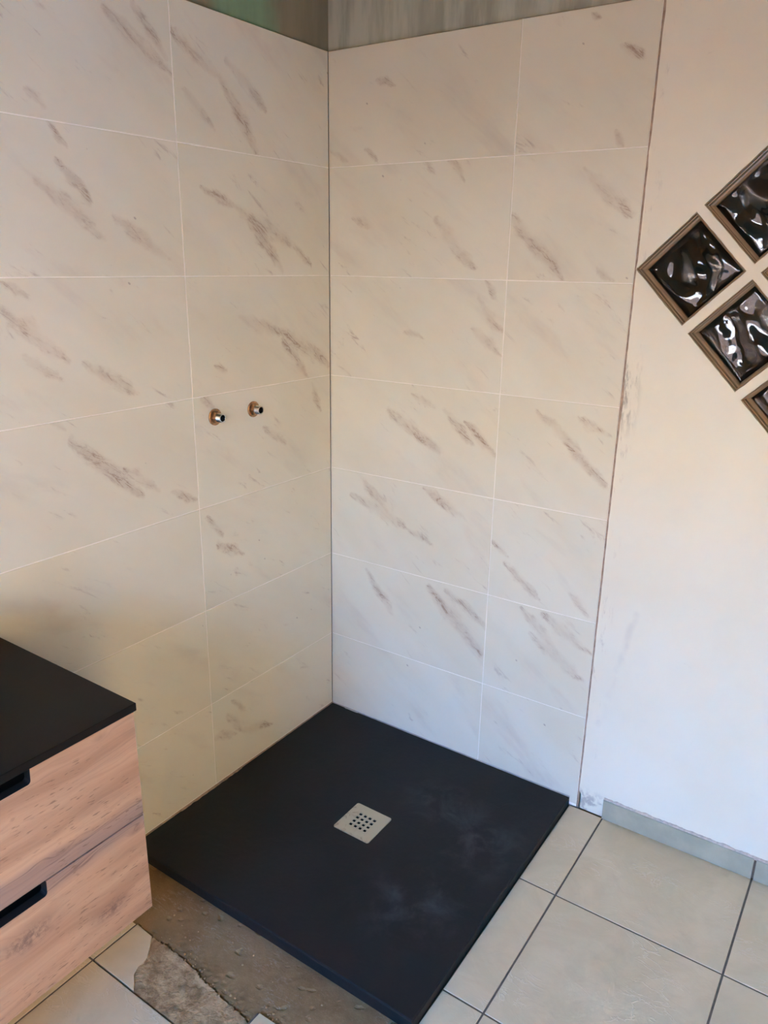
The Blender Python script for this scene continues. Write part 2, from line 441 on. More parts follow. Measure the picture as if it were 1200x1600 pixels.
def mat_glass(name, col, rough=0.03, wave=0.0):
    m, nt, b = new_mat(name); k = NB(nt)
    b.inputs['Base Color'].default_value = (*col, 1)
    b.inputs['Transmission Weight'].default_value = 1.0
    b.inputs['Roughness'].default_value = rough; b.inputs['IOR'].default_value = 1.5
    return m

MARBLE = mat_marble(); FLOORT = mat_floor_tile(); PLASTER = mat_plaster(); BOARD = mat_board()
WOOD = mat_wood(); TRAY = mat_tray(); STEEL = mat_steel(); SCREED = mat_screed(); MORTAR = mat_mortar()
GROUT = simple('pale_wall_grout', (0.92, 0.87, 0.80), 0.85, noise_amt=0.05)
FGROUT = simple('grey_brown_floor_grout', (0.155, 0.110, 0.075), 0.9, noise_amt=0.15, nscale=60)
ADHESIVE = simple('brown_tile_adhesive', (0.36, 0.26, 0.19), 0.9, noise_amt=0.25, nscale=50, bump=0.5)
SKIRT = simple('grey_beige_skirting_tile', (0.40, 0.385, 0.29), 0.4, noise_amt=0.10, nscale=14)
WHITE = simple('white_paint', (0.80, 0.76, 0.70), 0.7, noise_amt=0.02)
BLACKTOP = simple('matte_black_laminate', (0.0095, 0.0062, 0.0045), 0.45, noise_amt=0.15, nscale=6, spec=0.16)
DARKBOX = simple('near_black_board', (0.006, 0.005, 0.005), 0.6)
BRASS = simple('aged_brass', (0.48, 0.27, 0.14), 0.30, 0.9, noise_amt=0.25, nscale=160)
CHROME = simple('nickel_plated_steel', (0.62, 0.60, 0.57), 0.22, 1.0, noise_amt=0.05)
HOLLOW_SHADE = simple('painted_hollow_shade', (0.008, 0.006, 0.005), 0.9, spec=0.1)  # near-black stands for the shade inside the drain and pipe bore
GLASSWAVE = mat_glass('wavy_darkened_glass', (0.26, 0.23, 0.20))  # dark tint put in to dim the reflections inside the blocks
BLOCKRIM = simple('glass_block_edge_coating', (0.34, 0.235, 0.14), 0.14, noise_amt=0.10, nscale=12, spec=0.7)
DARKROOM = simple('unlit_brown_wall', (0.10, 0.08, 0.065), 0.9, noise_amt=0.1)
CERAMIC = simple('white_ceramic', (0.80, 0.79, 0.77), 0.12)
ADDED_FACADE = simple('bounce_wall_cream', ADDED_FACADE_COL, 0.9, noise_amt=0.04, nscale=2)  # added unseen wall, reflects sunlight in through the window
PAVING = simple('dim_warm_paving', PAVING_COL, 0.9, noise_amt=0.08, nscale=3)  # unseen ground, coloured dark and warm to tint light reflected indoors
OCHRE = simple('warm_bounce_paint', OCHRE_COL, 0.8, noise_amt=0.02)  # unseen walls, colour chosen to warm the bounced light
CEIL = simple('warm_bounce_ceiling', CEIL_COL, 0.7, noise_amt=0.1, nscale=4)  # unseen ceiling, colour chosen to warm and dim the bounce
FENCEMAT = simple('added_fence_boards', FENCE_COL, 0.8, noise_amt=0.2)  # added unseen fence, keeps bright light off the upper walls
ADDED_NEIGH = simple('bounce_wall_ochre', ADDED_NEIGH_COL, 0.9, noise_amt=0.05, nscale=2)  # added unseen wall, bounces warm light in through the doorway

VEINS = {
    ('b', 0, 0): [(0.007, 0.045, 0.07, 0.007), (0.164, 0.218, 0.222, 0.192), (0.129, 0.038, 0.174, 0.007), (0.084, 0.103, 0.122, 0.091)],
    ('b', 0, 1): [(0.245, 0.216, 0.313, 0.186), (0.248, 0.034, 0.282, 0.004), (0.175, 0.286, 0.194, 0.272)],
    ('b', 1, 0): [(0.37, 0.152, 0.492, 0.027), (0.084, 0.162, 0.144, 0.137), (0.41, 0.297, 0.456, 0.255), (0.328, 0.301, 0.365, 0.27)],
    ('b', 1, 1): [(-0.0, 0.158, 0.153, 0.002), (0.19, 0.261, 0.319, 0.152), (0.24, 0.039, 0.285, 0.005)],
    ('b', 2, 0): [(0.508, 0.251, 0.587, 0.166), (0.497, 0.174, 0.591, 0.106), (0.276, 0.156, 0.338, 0.134), (0.529, 0.294, 0.57, 0.247)],
    ('b', 3, 0): [(0.22, 0.216, 0.406, 0.109), (0.415, 0.238, 0.515, 0.148), (0.487, 0.209, 0.588, 0.121), (0.304, 0.27, 0.389, 0.241)],
    ('b', 3, 1): [(0.194, 0.195, 0.324, 0.093), (0.115, 0.264, 0.24, 0.184), (0.223, 0.268, 0.313, 0.228)],
    ('b', 4, 0): [(0.086, 0.22, 0.297, 0.155), (0.125, 0.283, 0.241, 0.176), (0.365, 0.293, 0.495, 0.226), (0.297, 0.155, 0.398, 0.111)],
    ('b', 4, 1): [(0.053, 0.112, 0.163, 0.025), (0.246, 0.073, 0.309, 0.012), (0.002, 0.171, 0.06, 0.13)],
    ('b', 5, 0): [(0.386, 0.279, 0.579, 0.095), (0.447, 0.283, 0.591, 0.191), (0.148, 0.275, 0.248, 0.144)],
    ('b', 5, 1): [(0.139, 0.218, 0.314, 0.114), (0.172, 0.285, 0.324, 0.203), (0.11, 0.288, 0.227, 0.18)],
    ('l', 0, 0): [(0.148, 0.165, 0.272, 0.006), (0.174, 0.204, 0.312, 0.111), (0.003, 0.233, 0.148, 0.161), (0.03, 0.113, 0.12, 0.043)],
    ('l', 0, 1): [(0.426, 0.229, 0.597, 0.143), (0.497, 0.263, 0.588, 0.172), (0.218, 0.052, 0.266, 0.015), (0.259, 0.206, 0.288, 0.199)],
    ('l', 1, 0): [(0.184, 0.169, 0.408, 0.08), (0.223, 0.152, 0.359, 0.01), (0.07, 0.213, 0.184, 0.167), (0.408, 0.08, 0.487, 0.026)],
    ('l', 1, 1): [(0.228, 0.19, 0.37, 0.086), (0.409, 0.123, 0.554, 0.04), (0.272, 0.23, 0.353, 0.151), (0.26, 0.303, 0.302, 0.258)],
    ('l', 2, 0): [(0.339, 0.149, 0.572, 0.03), (0.181, 0.197, 0.36, 0.131), (0.352, 0.121, 0.461, 0.006), (0.077, 0.082, 0.129, 0.055)],
    ('l', 2, 1): [(0.115, 0.242, 0.249, 0.126), (0.29, 0.115, 0.423, 0.035), (0.15, 0.147, 0.225, 0.089), (0.126, 0.292, 0.174, 0.259)],
    ('l', 3, 0): [(0.262, 0.183, 0.357, 0.122), (0.479, 0.284, 0.522, 0.196), (0.024, 0.301, 0.069, 0.27)],
    ('l', 3, 1): [(0.241, 0.25, 0.42, 0.083), (0.372, 0.158, 0.475, 0.086), (0.515, 0.066, 0.595, 0.027), (0.199, 0.299, 0.225, 0.278)],
    ('l', 4, 0): [(0.056, 0.186, 0.164, 0.123), (0.019, 0.273, 0.084, 0.195)],
    ('l', 6, 0): [(0.122, 0.148, 0.253, 0.099), (0.053, 0.233, 0.122, 0.148), (0.0, 0.188, 0.089, 0.152), (0.08, 0.268, 0.143, 0.209)],
}

# ------------------------------------------------------------------ room shell
H = 2.60; TOP = 2.1187; CO = 0.302; RIGHT = 2.62
wall_left = None
def struct(name, bm, mat, **kw):
    o = bm_obj(name, bm, mat, **kw); o['kind'] = 'structure'; return o

bm = bmesh.new(); box(bm, (-0.2, REAR - 0.2, -0.05), (-0.011, 0.011, H))
wall_left = struct('wall_left', bm, BOARD)
bm = bmesh.new(); box(bm, (-0.2, 0.011, -0.05), (0.9335, 0.10, H))
wall_back = struct('wall_back', bm, BOARD)

# right wall with an unseen doorway added to let warm fill light in
bm = bmesh.new()
box(bm, (RIGHT, REAR - 0.2, -0.05), (RIGHT + 0.2, SIDE[0], H)); box(bm, (RIGHT, SIDE[1], -0.05), (RIGHT + 0.2, 0.10, H))
box(bm, (RIGHT, SIDE[0], SIDE[2]), (RIGHT + 0.2, SIDE[1], H)); box(bm, (RIGHT, SIDE[0], -0.05), (RIGHT + 0.2, SIDE[1], -0.001))
struct('wall_right', bm, OCHRE)
bm = bmesh.new()
box(bm, (RIGHT - 0.015, SIDE[0] - 0.05, 0.0), (RIGHT, SIDE[0], SIDE[2] + 0.05)); box(bm, (RIGHT - 0.015, SIDE[1], 0.0), (RIGHT, SIDE[1] + 0.05, SIDE[2] + 0.05))
box(bm, (RIGHT - 0.015, SIDE[0], SIDE[2]), (RIGHT, SIDE[1], SIDE[2] + 0.05))
struct('added_door_1', bm, WHITE)  # frame of the added doorway
# rear wall with the window the daylight comes through
bm = bmesh.new()
box(bm, (-0.011, REAR - 0.2, -0.05), (DOOR[0], REAR, H))
box(bm, (DOOR[1], REAR - 0.2, -0.05), (RIGHT, REAR, H))
box(bm, (DOOR[0], REAR - 0.2, DOOR[3]), (DOOR[1], REAR, H))
if DOOR[2] > 0: box(bm, (DOOR[0], REAR - 0.2, -0.05), (DOOR[1], REAR, DOOR[2]))
struct('wall_rear', bm, OCHRE)
bm = bmesh.new()
f = 0.05
for lo, hi in (((DOOR[0], DOOR[2]), (DOOR[0] + f, DOOR[3])), ((DOOR[1] - f, DOOR[2]), (DOOR[1], DOOR[3])),
               ((DOOR[0] + f, DOOR[3] - f), (DOOR[1] - f, DOOR[3])), ((DOOR[0] + f, DOOR[2]), (DOOR[1] - f, DOOR[2] + 0.03))):
    box(bm, (lo[0], REAR - 0.08, lo[1]), (hi[0], REAR - 0.02, hi[1]))
struct('window_1', bm, WHITE)
bm = bmesh.new(); box(bm, (-0.2, REAR - 0.2, H), (RIGHT + 0.2, 1.7, H + 0.15))
struct('ceiling', bm, CEIL)

# ------------------------------------------------------------------ wall tiles
tile_cache = {}
def tile_mesh(w, h, seed=0):
    key = (round(w, 4), round(h, 4))
    if key not in tile_cache:
        bm = bmesh.new(); box(bm, (0, 0, 0), (w, 0.010, h))
        es = [e for e in bm.edges if all(abs(v.co.y) < 1e-6 for v in e.verts)]
        bmesh.ops.bevel(bm, geom=es, offset=0.0007, segments=1, affect='EDGES')
        bmesh.ops.recalc_face_normals(bm, faces=bm.faces)
        me = bpy.data.meshes.new('tile'); bm.to_mesh(me); bm.free(); me.materials.append(MARBLE)
        tile_cache[key] = me
    return tile_cache[key]

G = 0.0012
def lay_tiles(wall, side, cols):
    for row in range(7):
        z1 = TOP - CO * row; z0 = TOP - CO * (row + 1)
        zb = z0
        for ci, (u0, u1) in enumerate(cols):
            cut = 0.0
            if row == 6: cut = (0.030 if side == 'l' and ci < 2 else (0.028 if ci == 0 and side == 'b' else 0.0075)) - z0
            w = u1 - u0 - 2 * G; h = z1 - z0 - 2 * G - max(0, cut)
            a = u0 + G; zz = z0 + G + max(0, cut)
            if side == 'l': o = mesh_obj('tile', tile_mesh(w, h), None, wall, (0.0, a, zz), math.pi / 2)
            else: o = mesh_obj('tile', tile_mesh(w, h), None, wall, (a, 0.0, zz), 0.0)
            vs = VEINS.get((side, row, ci), [])
            for i in range(6):
                v = list(vs[i]) if i < len(vs) else [0.0, 0.0, 0.0, 0.0]
                if i < len(vs):
                    v = [v[0], v[1] - max(0, cut), v[2], v[3] - max(0, cut)]
                o['vein_%d' % i] = v

LC = [(-0.576, -0.0008), (-1.178, -0.576), (-1.780, -1.178), (-2.382, -1.780)]
BC = [(0.0008, 0.5946), (0.5946, 0.9290)]
lay_tiles(wall_left, 'l', LC)
lay_tiles(wall_back, 'b', BC)
bm = bmesh.new(); box(bm, (-0.0109, -2.382, 0.0), (-0.0012, -0.0011, TOP - 0.001)); bm_obj('grout', bm, GROUT, wall_left)
bm = bmesh.new(); box(bm, (0.0, 0.0012, 0.0), (0.9285, 0.0109, TOP - 0.001)); bm_obj('grout', bm, GROUT, wall_back)
# thin raw upper edge of the tiling (adhesive squeeze along the tile tops)
def rough_strip(bm, p0, p1, out, up, w_fn, n, depth):
    """irregular ribbon from p0 to p1 lying against a wall: out = normal, up = growth direction"""
    p0 = Vector(p0); p1 = Vector(p1); out = Vector(out); up = Vector(up)
    rows = []
    for i in range(n + 1):
        t = i / n; p = p0.lerp(p1, t); w = w_fn(t)
        rows.append([bm.verts.new(p), bm.verts.new(p + out * depth), bm.verts.new(p + out * depth * 0.6 + up * w), bm.verts.new(p + up * w)])
    for a, b in zip(rows, rows[1:]):
        for k in range(4): bm.faces.new((a[k], a[(k + 1) % 4], b[(k + 1) % 4], b[k]))
    bm.faces.new(rows[0]); bm.faces.new(rows[-1])

bm = bmesh.new()
rough_strip(bm, (-0.0109, -2.38, TOP - 0.001), (-0.0109, 0.009, TOP - 0.001), (1, 0, 0), (0, 0, 1),
            lambda t: 0.0012 + 0.0015 * noise.noise((t * 60, 1, 0)) + 0.0006, 160, 0.009)
bm_obj('adhesive', bm, ADHESIVE, wall_left)
bm = bmesh.new()
rough_strip(bm, (0.0, 0.0109, TOP - 0.001), (0.9285, 0.0109, TOP - 0.001), (0, -1, 0), (0, 0, 1),
            lambda t: 0.0020 + 0.0015 * noise.noise((t * 40, 5, 0)), 100, 0.009)
bm_obj('adhesive', bm, ADHESIVE, wall_back)
# dark joint filler in the vertical gap between tiling and plaster
bm = bmesh.new(); box(bm, (0.9285, 0.0035, 0.0), (0.9345, 0.0109, H)); bm_obj('adhesive', bm, ADHESIVE, wall_back)

# ------------------------------------------------------------------ plaster part of the back wall, pierced for the glass blocks
BLK = []
for i in range(3):
    for j in range(3):
        BLK.append((1.055 + 0.138 * (i + j), 1.548 + 0.1405 * i - 0.1430 * j, i, j))
HX = 0.1235; HZ = 0.126
bm = bmesh.new()
edge = []
zs = [0.0]
z = 0.0
while z < H: 
    z += 0.012 + 0.010 * random.random(); zs.append(min(z, H))
outer = []
for z in zs:
    base = 0.9334 + 0.0018 * noise.noise((z * 18, 3, 0)) + 0.0007 * noise.noise((z * 90, 7, 0))
    if z < 0.05: base += 0.006
    for c, amp, wdt in ((1.805, -0.0022, 0.015), (1.51, -0.0015, 0.02), (1.213, 0.0022, 0.05), (0.91, -0.0015, 0.012), (0.31, 0.0015, 0.015)):
        base += amp * math.exp(-((z - c) / wdt) ** 2)
    outer.append((base, z))
outer += [(RIGHT, H), (RIGHT, 0.0)]
def loop(pts, y):
    vs = [bm.verts.new((a, y, b)) for a, b in pts]
    return vs, [bm.edges.new((vs[i], vs[(i + 1) % len(vs)])) for i in range(len(vs))]
holes = []
for (cx, cz, i, j) in BLK:
    pts = []
    cor = [(cx - HX, cz), (cx, cz + HZ), (cx + HX, cz), (cx, cz - HZ)]
    for q in range(4):
        a, b2 = cor[q], cor[(q + 1) % 4]
        for s in range(14):
            t = s / 14
            jx = 0.0007 * noise.noise((cx * 40 + s, cz * 30 + q * 9, 2)); 
            dx, dz = (b2[0] - a[0]), (b2[1] - a[1]); L = math.hypot(dx, dz)
            if s == 0: jx = 0
            pts.append((a[0] + dx * t - dz / L * jx * 2, a[1] + dz * t + dx / L * jx * 2))
    holes.append(pts)
PY0, PY1 = 0.0030, 0.10
all_e = []
fl = []
for pts in [outer] + holes:
    v, e = loop(pts, PY0); all_e += e; fl.append(v)
res = bmesh.ops.triangle_fill(bm, edges=all_e, use_beauty=True, use_dissolve=False)
bmesh.ops.recalc_face_normals(bm, faces=bm.faces)
ff = [g for g in bm.faces]
ext = bmesh.ops.extrude_face_region(bm, geom=ff)
for g in ext['geom']:
    if isinstance(g, bmesh.types.BMVert): g.co.y = PY1
plaster = bm_obj('plaster', bm, PLASTER, wall_back)

# dark unlit room beyond the glass blocks
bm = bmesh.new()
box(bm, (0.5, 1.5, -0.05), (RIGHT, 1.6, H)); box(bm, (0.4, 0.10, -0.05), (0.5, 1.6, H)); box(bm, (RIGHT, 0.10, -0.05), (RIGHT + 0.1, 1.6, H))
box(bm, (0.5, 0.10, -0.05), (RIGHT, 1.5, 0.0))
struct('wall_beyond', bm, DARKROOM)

# ------------------------------------------------------------------ glass blocks
def wavy_pane(n, half, y0, amp, seed, thick=0.006, ridge=True):
    """square pane turned 45 degrees, rippled face towards -y"""
    bm = bmesh.new()
    fr = []
    for a in range(n + 1):
        r = []
        for b in range(n + 1):
            u = -half + 2 * half * a / n; v = -half + 2 * half * b / n
            m = max(abs(u), abs(v)) / half
            e = min(1.0, (1 - m) / 0.16)
            wv = noise.noise((u * 24 + seed * 3.1, v * 15 + seed, seed * 1.7)) + 0.10 * noise.noise((u * 60 + seed, v * 44, 4 + seed))
            y = y0 - amp * wv * e + (0.004 * (1 - e) ** 2)
            r.append(bm.verts.new(((u - v) / math.sqrt(2), y, (u + v) / math.sqrt(2) * (HZ / HX))))
        fr.append(r)
    bk = [[bm.verts.new((p.co.x, y0 + thick, p.co.z)) for p in r] for r in fr]
    for a in range(n):
        for b in range(n):
            bm.faces.new((fr[a][b], fr[a + 1][b], fr[a + 1][b + 1], fr[a][b + 1]))
            bm.faces.new((bk[a][b], bk[a][b + 1], bk[a + 1][b + 1], bk[a + 1][b]))
    for a in range(n):
        bm.faces.new((fr[a][0], bk[a][0], bk[a + 1][0], fr[a + 1][0])); bm.faces.new((fr[a][n], fr[a + 1][n], bk[a + 1][n], bk[a][n]))
        bm.faces.new((fr[0][a], fr[0][a + 1], bk[0][a + 1], bk[0][a])); bm.faces.new((fr[n][a], bk[n][a], bk[n][a + 1], fr[n][a + 1]))
    return bm

def frame_rings(bm, rings):
    """diamond ring profile [(half size, y)]; closed loop"""
    vs = []
    for h, y in rings:
        s = h / (HX / 1.0)
        vs.append([bm.verts.new((dx * HX * s, y, dz * HZ * s)) for dx, dz in ((-1, 0), (0, 1), (1, 0), (0, -1))])
    n = len(vs)
    for i in range(n):
        a, b = vs[i], vs[(i + 1) % n]
        for k in range(4): bm.faces.new((a[k], a[(k + 1) % 4], b[(k + 1) % 4], b[k]))

pos_words = {(0, 0): 'leftmost glass block of the diamond window, its corner touching the tiling',
             (0, 1): 'rippled glass block below and right of the leftmost block',
             (1, 0): 'rippled glass block above and right of the leftmost block, pale streak along its upper edge',
             (1, 1): 'glass block just right of the crossing joints, only its left corner in view',
             (0, 2): 'lowest glass block in view, cut off by the picture edge',
             (2, 0): 'topmost glass block of the diamond window', (2, 1): 'glass block of the upper right side of the diamond window',
             (1, 2): 'glass block of the lower right side of the diamond window', (2, 2): 'rightmost glass block of the diamond window'}
for (cx, cz, i, j) in BLK:
    t = empty('glass_block', (cx, PY0, cz), pos_words[(i, j)], 'glass block', 'glass blocks set on their corners in the wall')
    bm = bmesh.new()
    h = HX - 0.0008
    # recessed stepped rim: outer lip, groove, inner shoulder
    frame_rings(bm, [(h, 0.003), (h - 0.0025, 0.002), (h - 0.0030, 0.014), (h - 0.0055, 0.015), (h - 0.0055, 0.018), (h - 0.0035, 0.020),
                     (h - 0.0040, 0.038), (h - 0.0090, 0.040), (h - 0.0140, 0.045), (h - 0.0150, 0.078), (h, 0.078)])
    bm_obj('rim', bm, BLOCKRIM, t)
    hp = (h - 0.0142) / math.sqrt(2)
    bm = wavy_pane(48, hp, 0.050, 0.0085, 2.1 * i + 3.9 * j + 5.2)
    bm_obj('front_pane', bm, GLASSWAVE, t, smooth=True)
    bm = wavy_pane(16, hp, 0.068, 0.003, 5.3 * i + 1.7 * j + 9)
    bm_obj('back_pane', bm, GLASSWAVE, t, smooth=True)

# ------------------------------------------------------------------ skirting
bm = bmesh.new(); box(bm, (1.0085, -0.0005, 0.0), (RIGHT, 0.0029, 0.062))
base = struct('baseboard_back', bm, FGROUT)
for x0, x1 in ((1.0105, 1.4185), (1.4245, 1.830), (1.8345, 2.240), (2.2445, RIGHT - 0.001)):
    bm = bmesh.new(); box(bm, (x0, -0.0085, 0.0015), (x1, -0.0005, 0.0645), 0.0008)
    o = bm_obj('tile', bm, SKIRT, base)
bm = bmesh.new()
rough_strip(bm, (1.0100, 0.0029, 0.062), (RIGHT, 0.0029, 0.062), (0, -1, 0), (0, 0, 1),
            lambda t: 0.0065 + 0.0035 * noise.noise((t * 60, 2, 0)) + 0.003 * noise.noise((t * 200, 8, 0)), 300, 0.0075)
bm_obj('adhesive', bm, simple('pale_adhesive', (0.60, 0.50, 0.42), 0.9, noise_amt=0.15, nscale=90), base)

# ------------------------------------------------------------------ floor
bm = bmesh.new(); box(bm, (-0.2, REAR - 0.2, -0.15), (RIGHT + 0.2, 0.10, -0.012))
floor = struct('floor', bm, SCREED)
XL = [-0.2, 0.2030, 0.6070, 1.0115, 1.4210, 1.8280, 2.2350, RIGHT]
YL = [-0.0035, -0.3590, -0.7640, -1.1660, -1.5700, -1.9740, -2.3780, -2.7820, REAR]
FG = 0.0024
gb = bmesh.new()
def ftile(pts, zt=0.0):
    bm = bmesh.new(); prism(bm, pts, -0.011, zt, 0.0010)
    bm_obj('tile', bm, FLOORT, floor)
XT = 0.9105; CUTY = -1.0425
for a in range(len(XL) - 1):
    for b in range(len(YL) - 1):
        x0, x1 = XL[a] + FG, XL[a + 1] - FG
        y1, y0 = YL[b] - FG, YL[b + 1] + FG
        if x0 < 0: x0 = 0.0005
        if a == len(XL) - 2: x1 = RIGHT - 0.001
        if b == 0: y1 = YL[0]
        if x1 < XT and b <= 1: continue                      # under the shower tray
        if b <= 1 and a == 2: ftile([(XT, y0), (x1, y0), (x1, y1), (XT, y1)]); continue
        if b == 2:
            if a == 0: ftile([(x0, y0), (x1, y0), (x1, CUTY), (x0, CUTY - 0.002)]); continue
            if a == 1:
                ftile([(x0, y0), (0.3450, y0), (0.330, -1.150), (0.312, -1.138), (0.3035, -1.118), (0.3045, -1.103),
                       (0.300, -1.089), (0.282, -1.066), (0.262, -1.044), (x0, -1.0405)]); continue
            if a == 2:
                ftile([(x0 + 0.003, y0), (x1, y0), (x1, y1), (XT, y1), (XT, -0.8935), (0.868, -0.896), (0.860, -0.905), (0.8585, CUTY + 0.01), (0.850, CUTY), (0.70, CUTY + 0.002), (x0 + 0.003, CUTY)]); continue
        ftile([(x0, y0), (x1, y0), (x1, y1), (x0, y1)])
bm = bmesh.new()
for lo, hi in (((0.0, REAR), (RIGHT, -1.1665)), ((0.9107, -1.1665), (RIGHT, -0.0035)), ((0.0, -1.1665), (0.2040, -1.043)), ((0.6075, -1.1665), (0.9107, -1.045))):
    box(bm, (lo[0], lo[1], -0.013), (hi[0], hi[1], -0.0022))
bm_obj('grout', bm, FGROUT, floor)

# screed strip with a rough skin between tray and cut tiles, and the broken mortar bed
def patch(name, mat, inside, x0, x1, y0, y1, step, hfn, zlow):
    nx = int((x1 - x0) / step); ny = int((y1 - y0) / step)
    bm = bmesh.new(); V = {}
    def vert(i, j):
        if (i, j) not in V:
            x = x0 + i * step; y = y0 + j * step
            V[(i, j)] = bm.verts.new((x, y, hfn(x, y)))
        return V[(i, j)]
    for i in range(nx):
        for j in range(ny):
            if inside(x0 + (i + .5) * step, y0 + (j + .5) * step):
                bm.faces.new((vert(i, j), vert(i + 1, j), vert(i + 1, j + 1), vert(i, j + 1)))
    be = [e for e in bm.edges if e.is_boundary]
    ext = bmesh.ops.extrude_edge_only(bm, edges=be)
    for g in ext['geom']:
        if isinstance(g, bmesh.types.BMVert): g.co.z = zlow
    return bm_obj(name, bm, mat, floor, smooth=False)

def crack_y(x):
    P = [(0.20, -1.0400), (0.262, -1.045), (0.33, -1.041), (0.402, -1.046), (0.46, -1.057), (0.524, -1.064), (0.57, -1.066), (0.612, -1.074)]
    for (a, b), (c, d) in zip(P, P[1:]):
        if a <= x <= c: return b + (d - b) * (x - a) / (c - a) + 0.003 * noise.noise((x * 70, 0.3, 0)) + 0.0015 * noise.noise((x * 220, 0.3, 5))
    return P[-1][1] if x > P[-1][0] else P[0][1]
def crack_w(x): return max(0.0006, 0.0055 + 0.0060 * noise.noise((x * 34, 9, 0)))
def in_screed(x, y):
    if y > -0.885 or x > 0.9095: return False
    if x > 0.8585: return y > -0.892
    if x > 0.607: return y > CUTY
    if x < 0.203: return y > CUTY + 0.002
    return y > crack_y(x) + crack_w(x)
def h_screed(x, y):
    d = y - (crack_y(x) if 0.2 < x < 0.61 else CUTY)
    z = -0.0060 + 0.0012 * noise.noise((x * 9, y * 9, 0)) + 0.0007 * noise.noise((x * 60, y * 60, 3))
    rough = max(0, 1 - max(0, d) / 0.06) * (1.0 if x > 0.3 else 0.3)
    z += rough * 0.0030 * (noise.noise((x * 110, y * 110, 8)))
    pit = noise.noise((x * 38, y * 55, 21))
    if pit > 0.42: z -= (pit - 0.42) * 0.02
    return min(z, -0.0025)
patch('screed', SCREED, in_screed, 0.0, 0.911, -1.076, -0.880, 0.0035, h_screed, -0.0118)
broken = [(0.345, -1.1635), (0.330, -1.150), (0.312, -1.138), (0.3035, -1.118), (0.3045, -1.103), (0.300, -1.089), (0.282, -1.066), (0.262, -1.046)]
def broken_x(y):
    for (a, b), (c, d) in zip(broken, broken[1:]):
        if b <= y <= d: return a + (c - a) * (y - b) / (d - b)
    return 0.262
def in_mortar(x, y):
    if y < -1.1635 or x > 0.6085: return False
    return y < crack_y(x) - 0.0005 and x > broken_x(y) + 0.001
def h_mortar(x, y):
    z = -0.0035 + 0.0024 * noise.noise((x * 22, y * 22, 1)) + 0.0020 * noise.noise((x * 90, y * 90, 3)) + 0.0012 * noise.noise((x * 260, y * 260, 7))
    d = crack_y(x) - y
    z += 0.0022 * max(0, 1 - d / 0.02)
    return z
patch('mortar', MORTAR, in_mortar, 0.262, 0.611, -1.166, -1.036, 0.0026, h_mortar, -0.0118)

# small rubble crumbs lying in the crack
bm = bmesh.new()
rr = random.Random(3)
for q in range(70):
    x = rr.uniform(0.27, 0.66); y = (crack_y(x) if x < 0.61 else CUTY + .004) + rr.gauss(0.006, 0.010)
    if q % 5 == 0: x = rr.uniform(0.25, 0.8); y = rr.uniform(-1.03, -0.93)
    s = rr.uniform(0.0008, 0.0028)
    r = bmesh.ops.create_icosphere(bm, subdivisions=1, radius=s)['verts']
    for v in r: v.co = Vector((v.co.x * rr.uniform(.8, 1.8), v.co.y * 1.2, v.co.z * .7)) + Vector((x, y, -0.0042))
bm_obj('crumbs', bm, MORTAR, floor)['kind'] = 'stuff'

# ------------------------------------------------------------------ shower tray
TX, TY, TZ = 0.9070, -0.8890, 0.0264
tray = empty('shower_tray', (0, 0, 0), 'square black shower tray in the corner, low stone-textured slab with chalky smears', 'shower tray')
DC = (0.462, -0.452)
def tray_z(x, y):
    d = max(abs(x - DC[0]) / 0.42, abs(y - DC[1]) / 0.42)
    return TZ - 0.0035 * max(0.0, 1 - d) ** 0.8
bm = bmesh.new()
xs = sorted(set([0.0012, 0.004] + [0.03 + 0.04 * i for i in range(22)] + [TX - 0.004, TX] + [DC[0] - 0.042, DC[0] + 0.042]))
ys = sorted(set([TY, TY + 0.004] + [TY + 0.03 + 0.04 * i for i in range(21)] + [-0.004, -0.0012] + [DC[1] - 0.042, DC[1] + 0.042]))
gv = {}
for i, x in enumerate(xs):
    for j, y in enumerate(ys):
        z = tray_z(x, y)
        if i in (0, len(xs) - 1) or j in (0, len(ys) - 1): z -= 0.0022
        gv[i, j] = bm.verts.new((x, y, z))
for i in range(len(xs) - 1):
    for j in range(len(ys) - 1):
        mx = (xs[i] + xs[i + 1]) / 2; my = (ys[j] + ys[j + 1]) / 2
        if abs(mx - DC[0]) < 0.042 and abs(my - DC[1]) < 0.042: continue
        bm.faces.new((gv[i, j], gv[i + 1, j], gv[i + 1, j + 1], gv[i, j + 1]))
be = [e for e in bm.edges if e.is_boundary]
ext = bmesh.ops.extrude_edge_only(bm, edges=be)
for g in ext['geom']:
    if isinstance(g, bmesh.types.BMVert): g.co.z = -0.0045
bmesh.ops.delete(bm, geom=[v for v in bm.verts if not v.link_faces], context='VERTS')
slab = bm_obj('slab', bm, TRAY, tray)
bm = bmesh.new(); a = 0.0419
prism(bm, [(DC[0] - a, DC[1] - a), (DC[0] + a, DC[1] - a), (DC[0] + a, DC[1] + a), (DC[0] - a, DC[1] + a)], -0.004, 0.004)
bm_obj('drain_well', bm, HOLLOW_SHADE, tray)  # near-black block painted as the shade below the cover holes
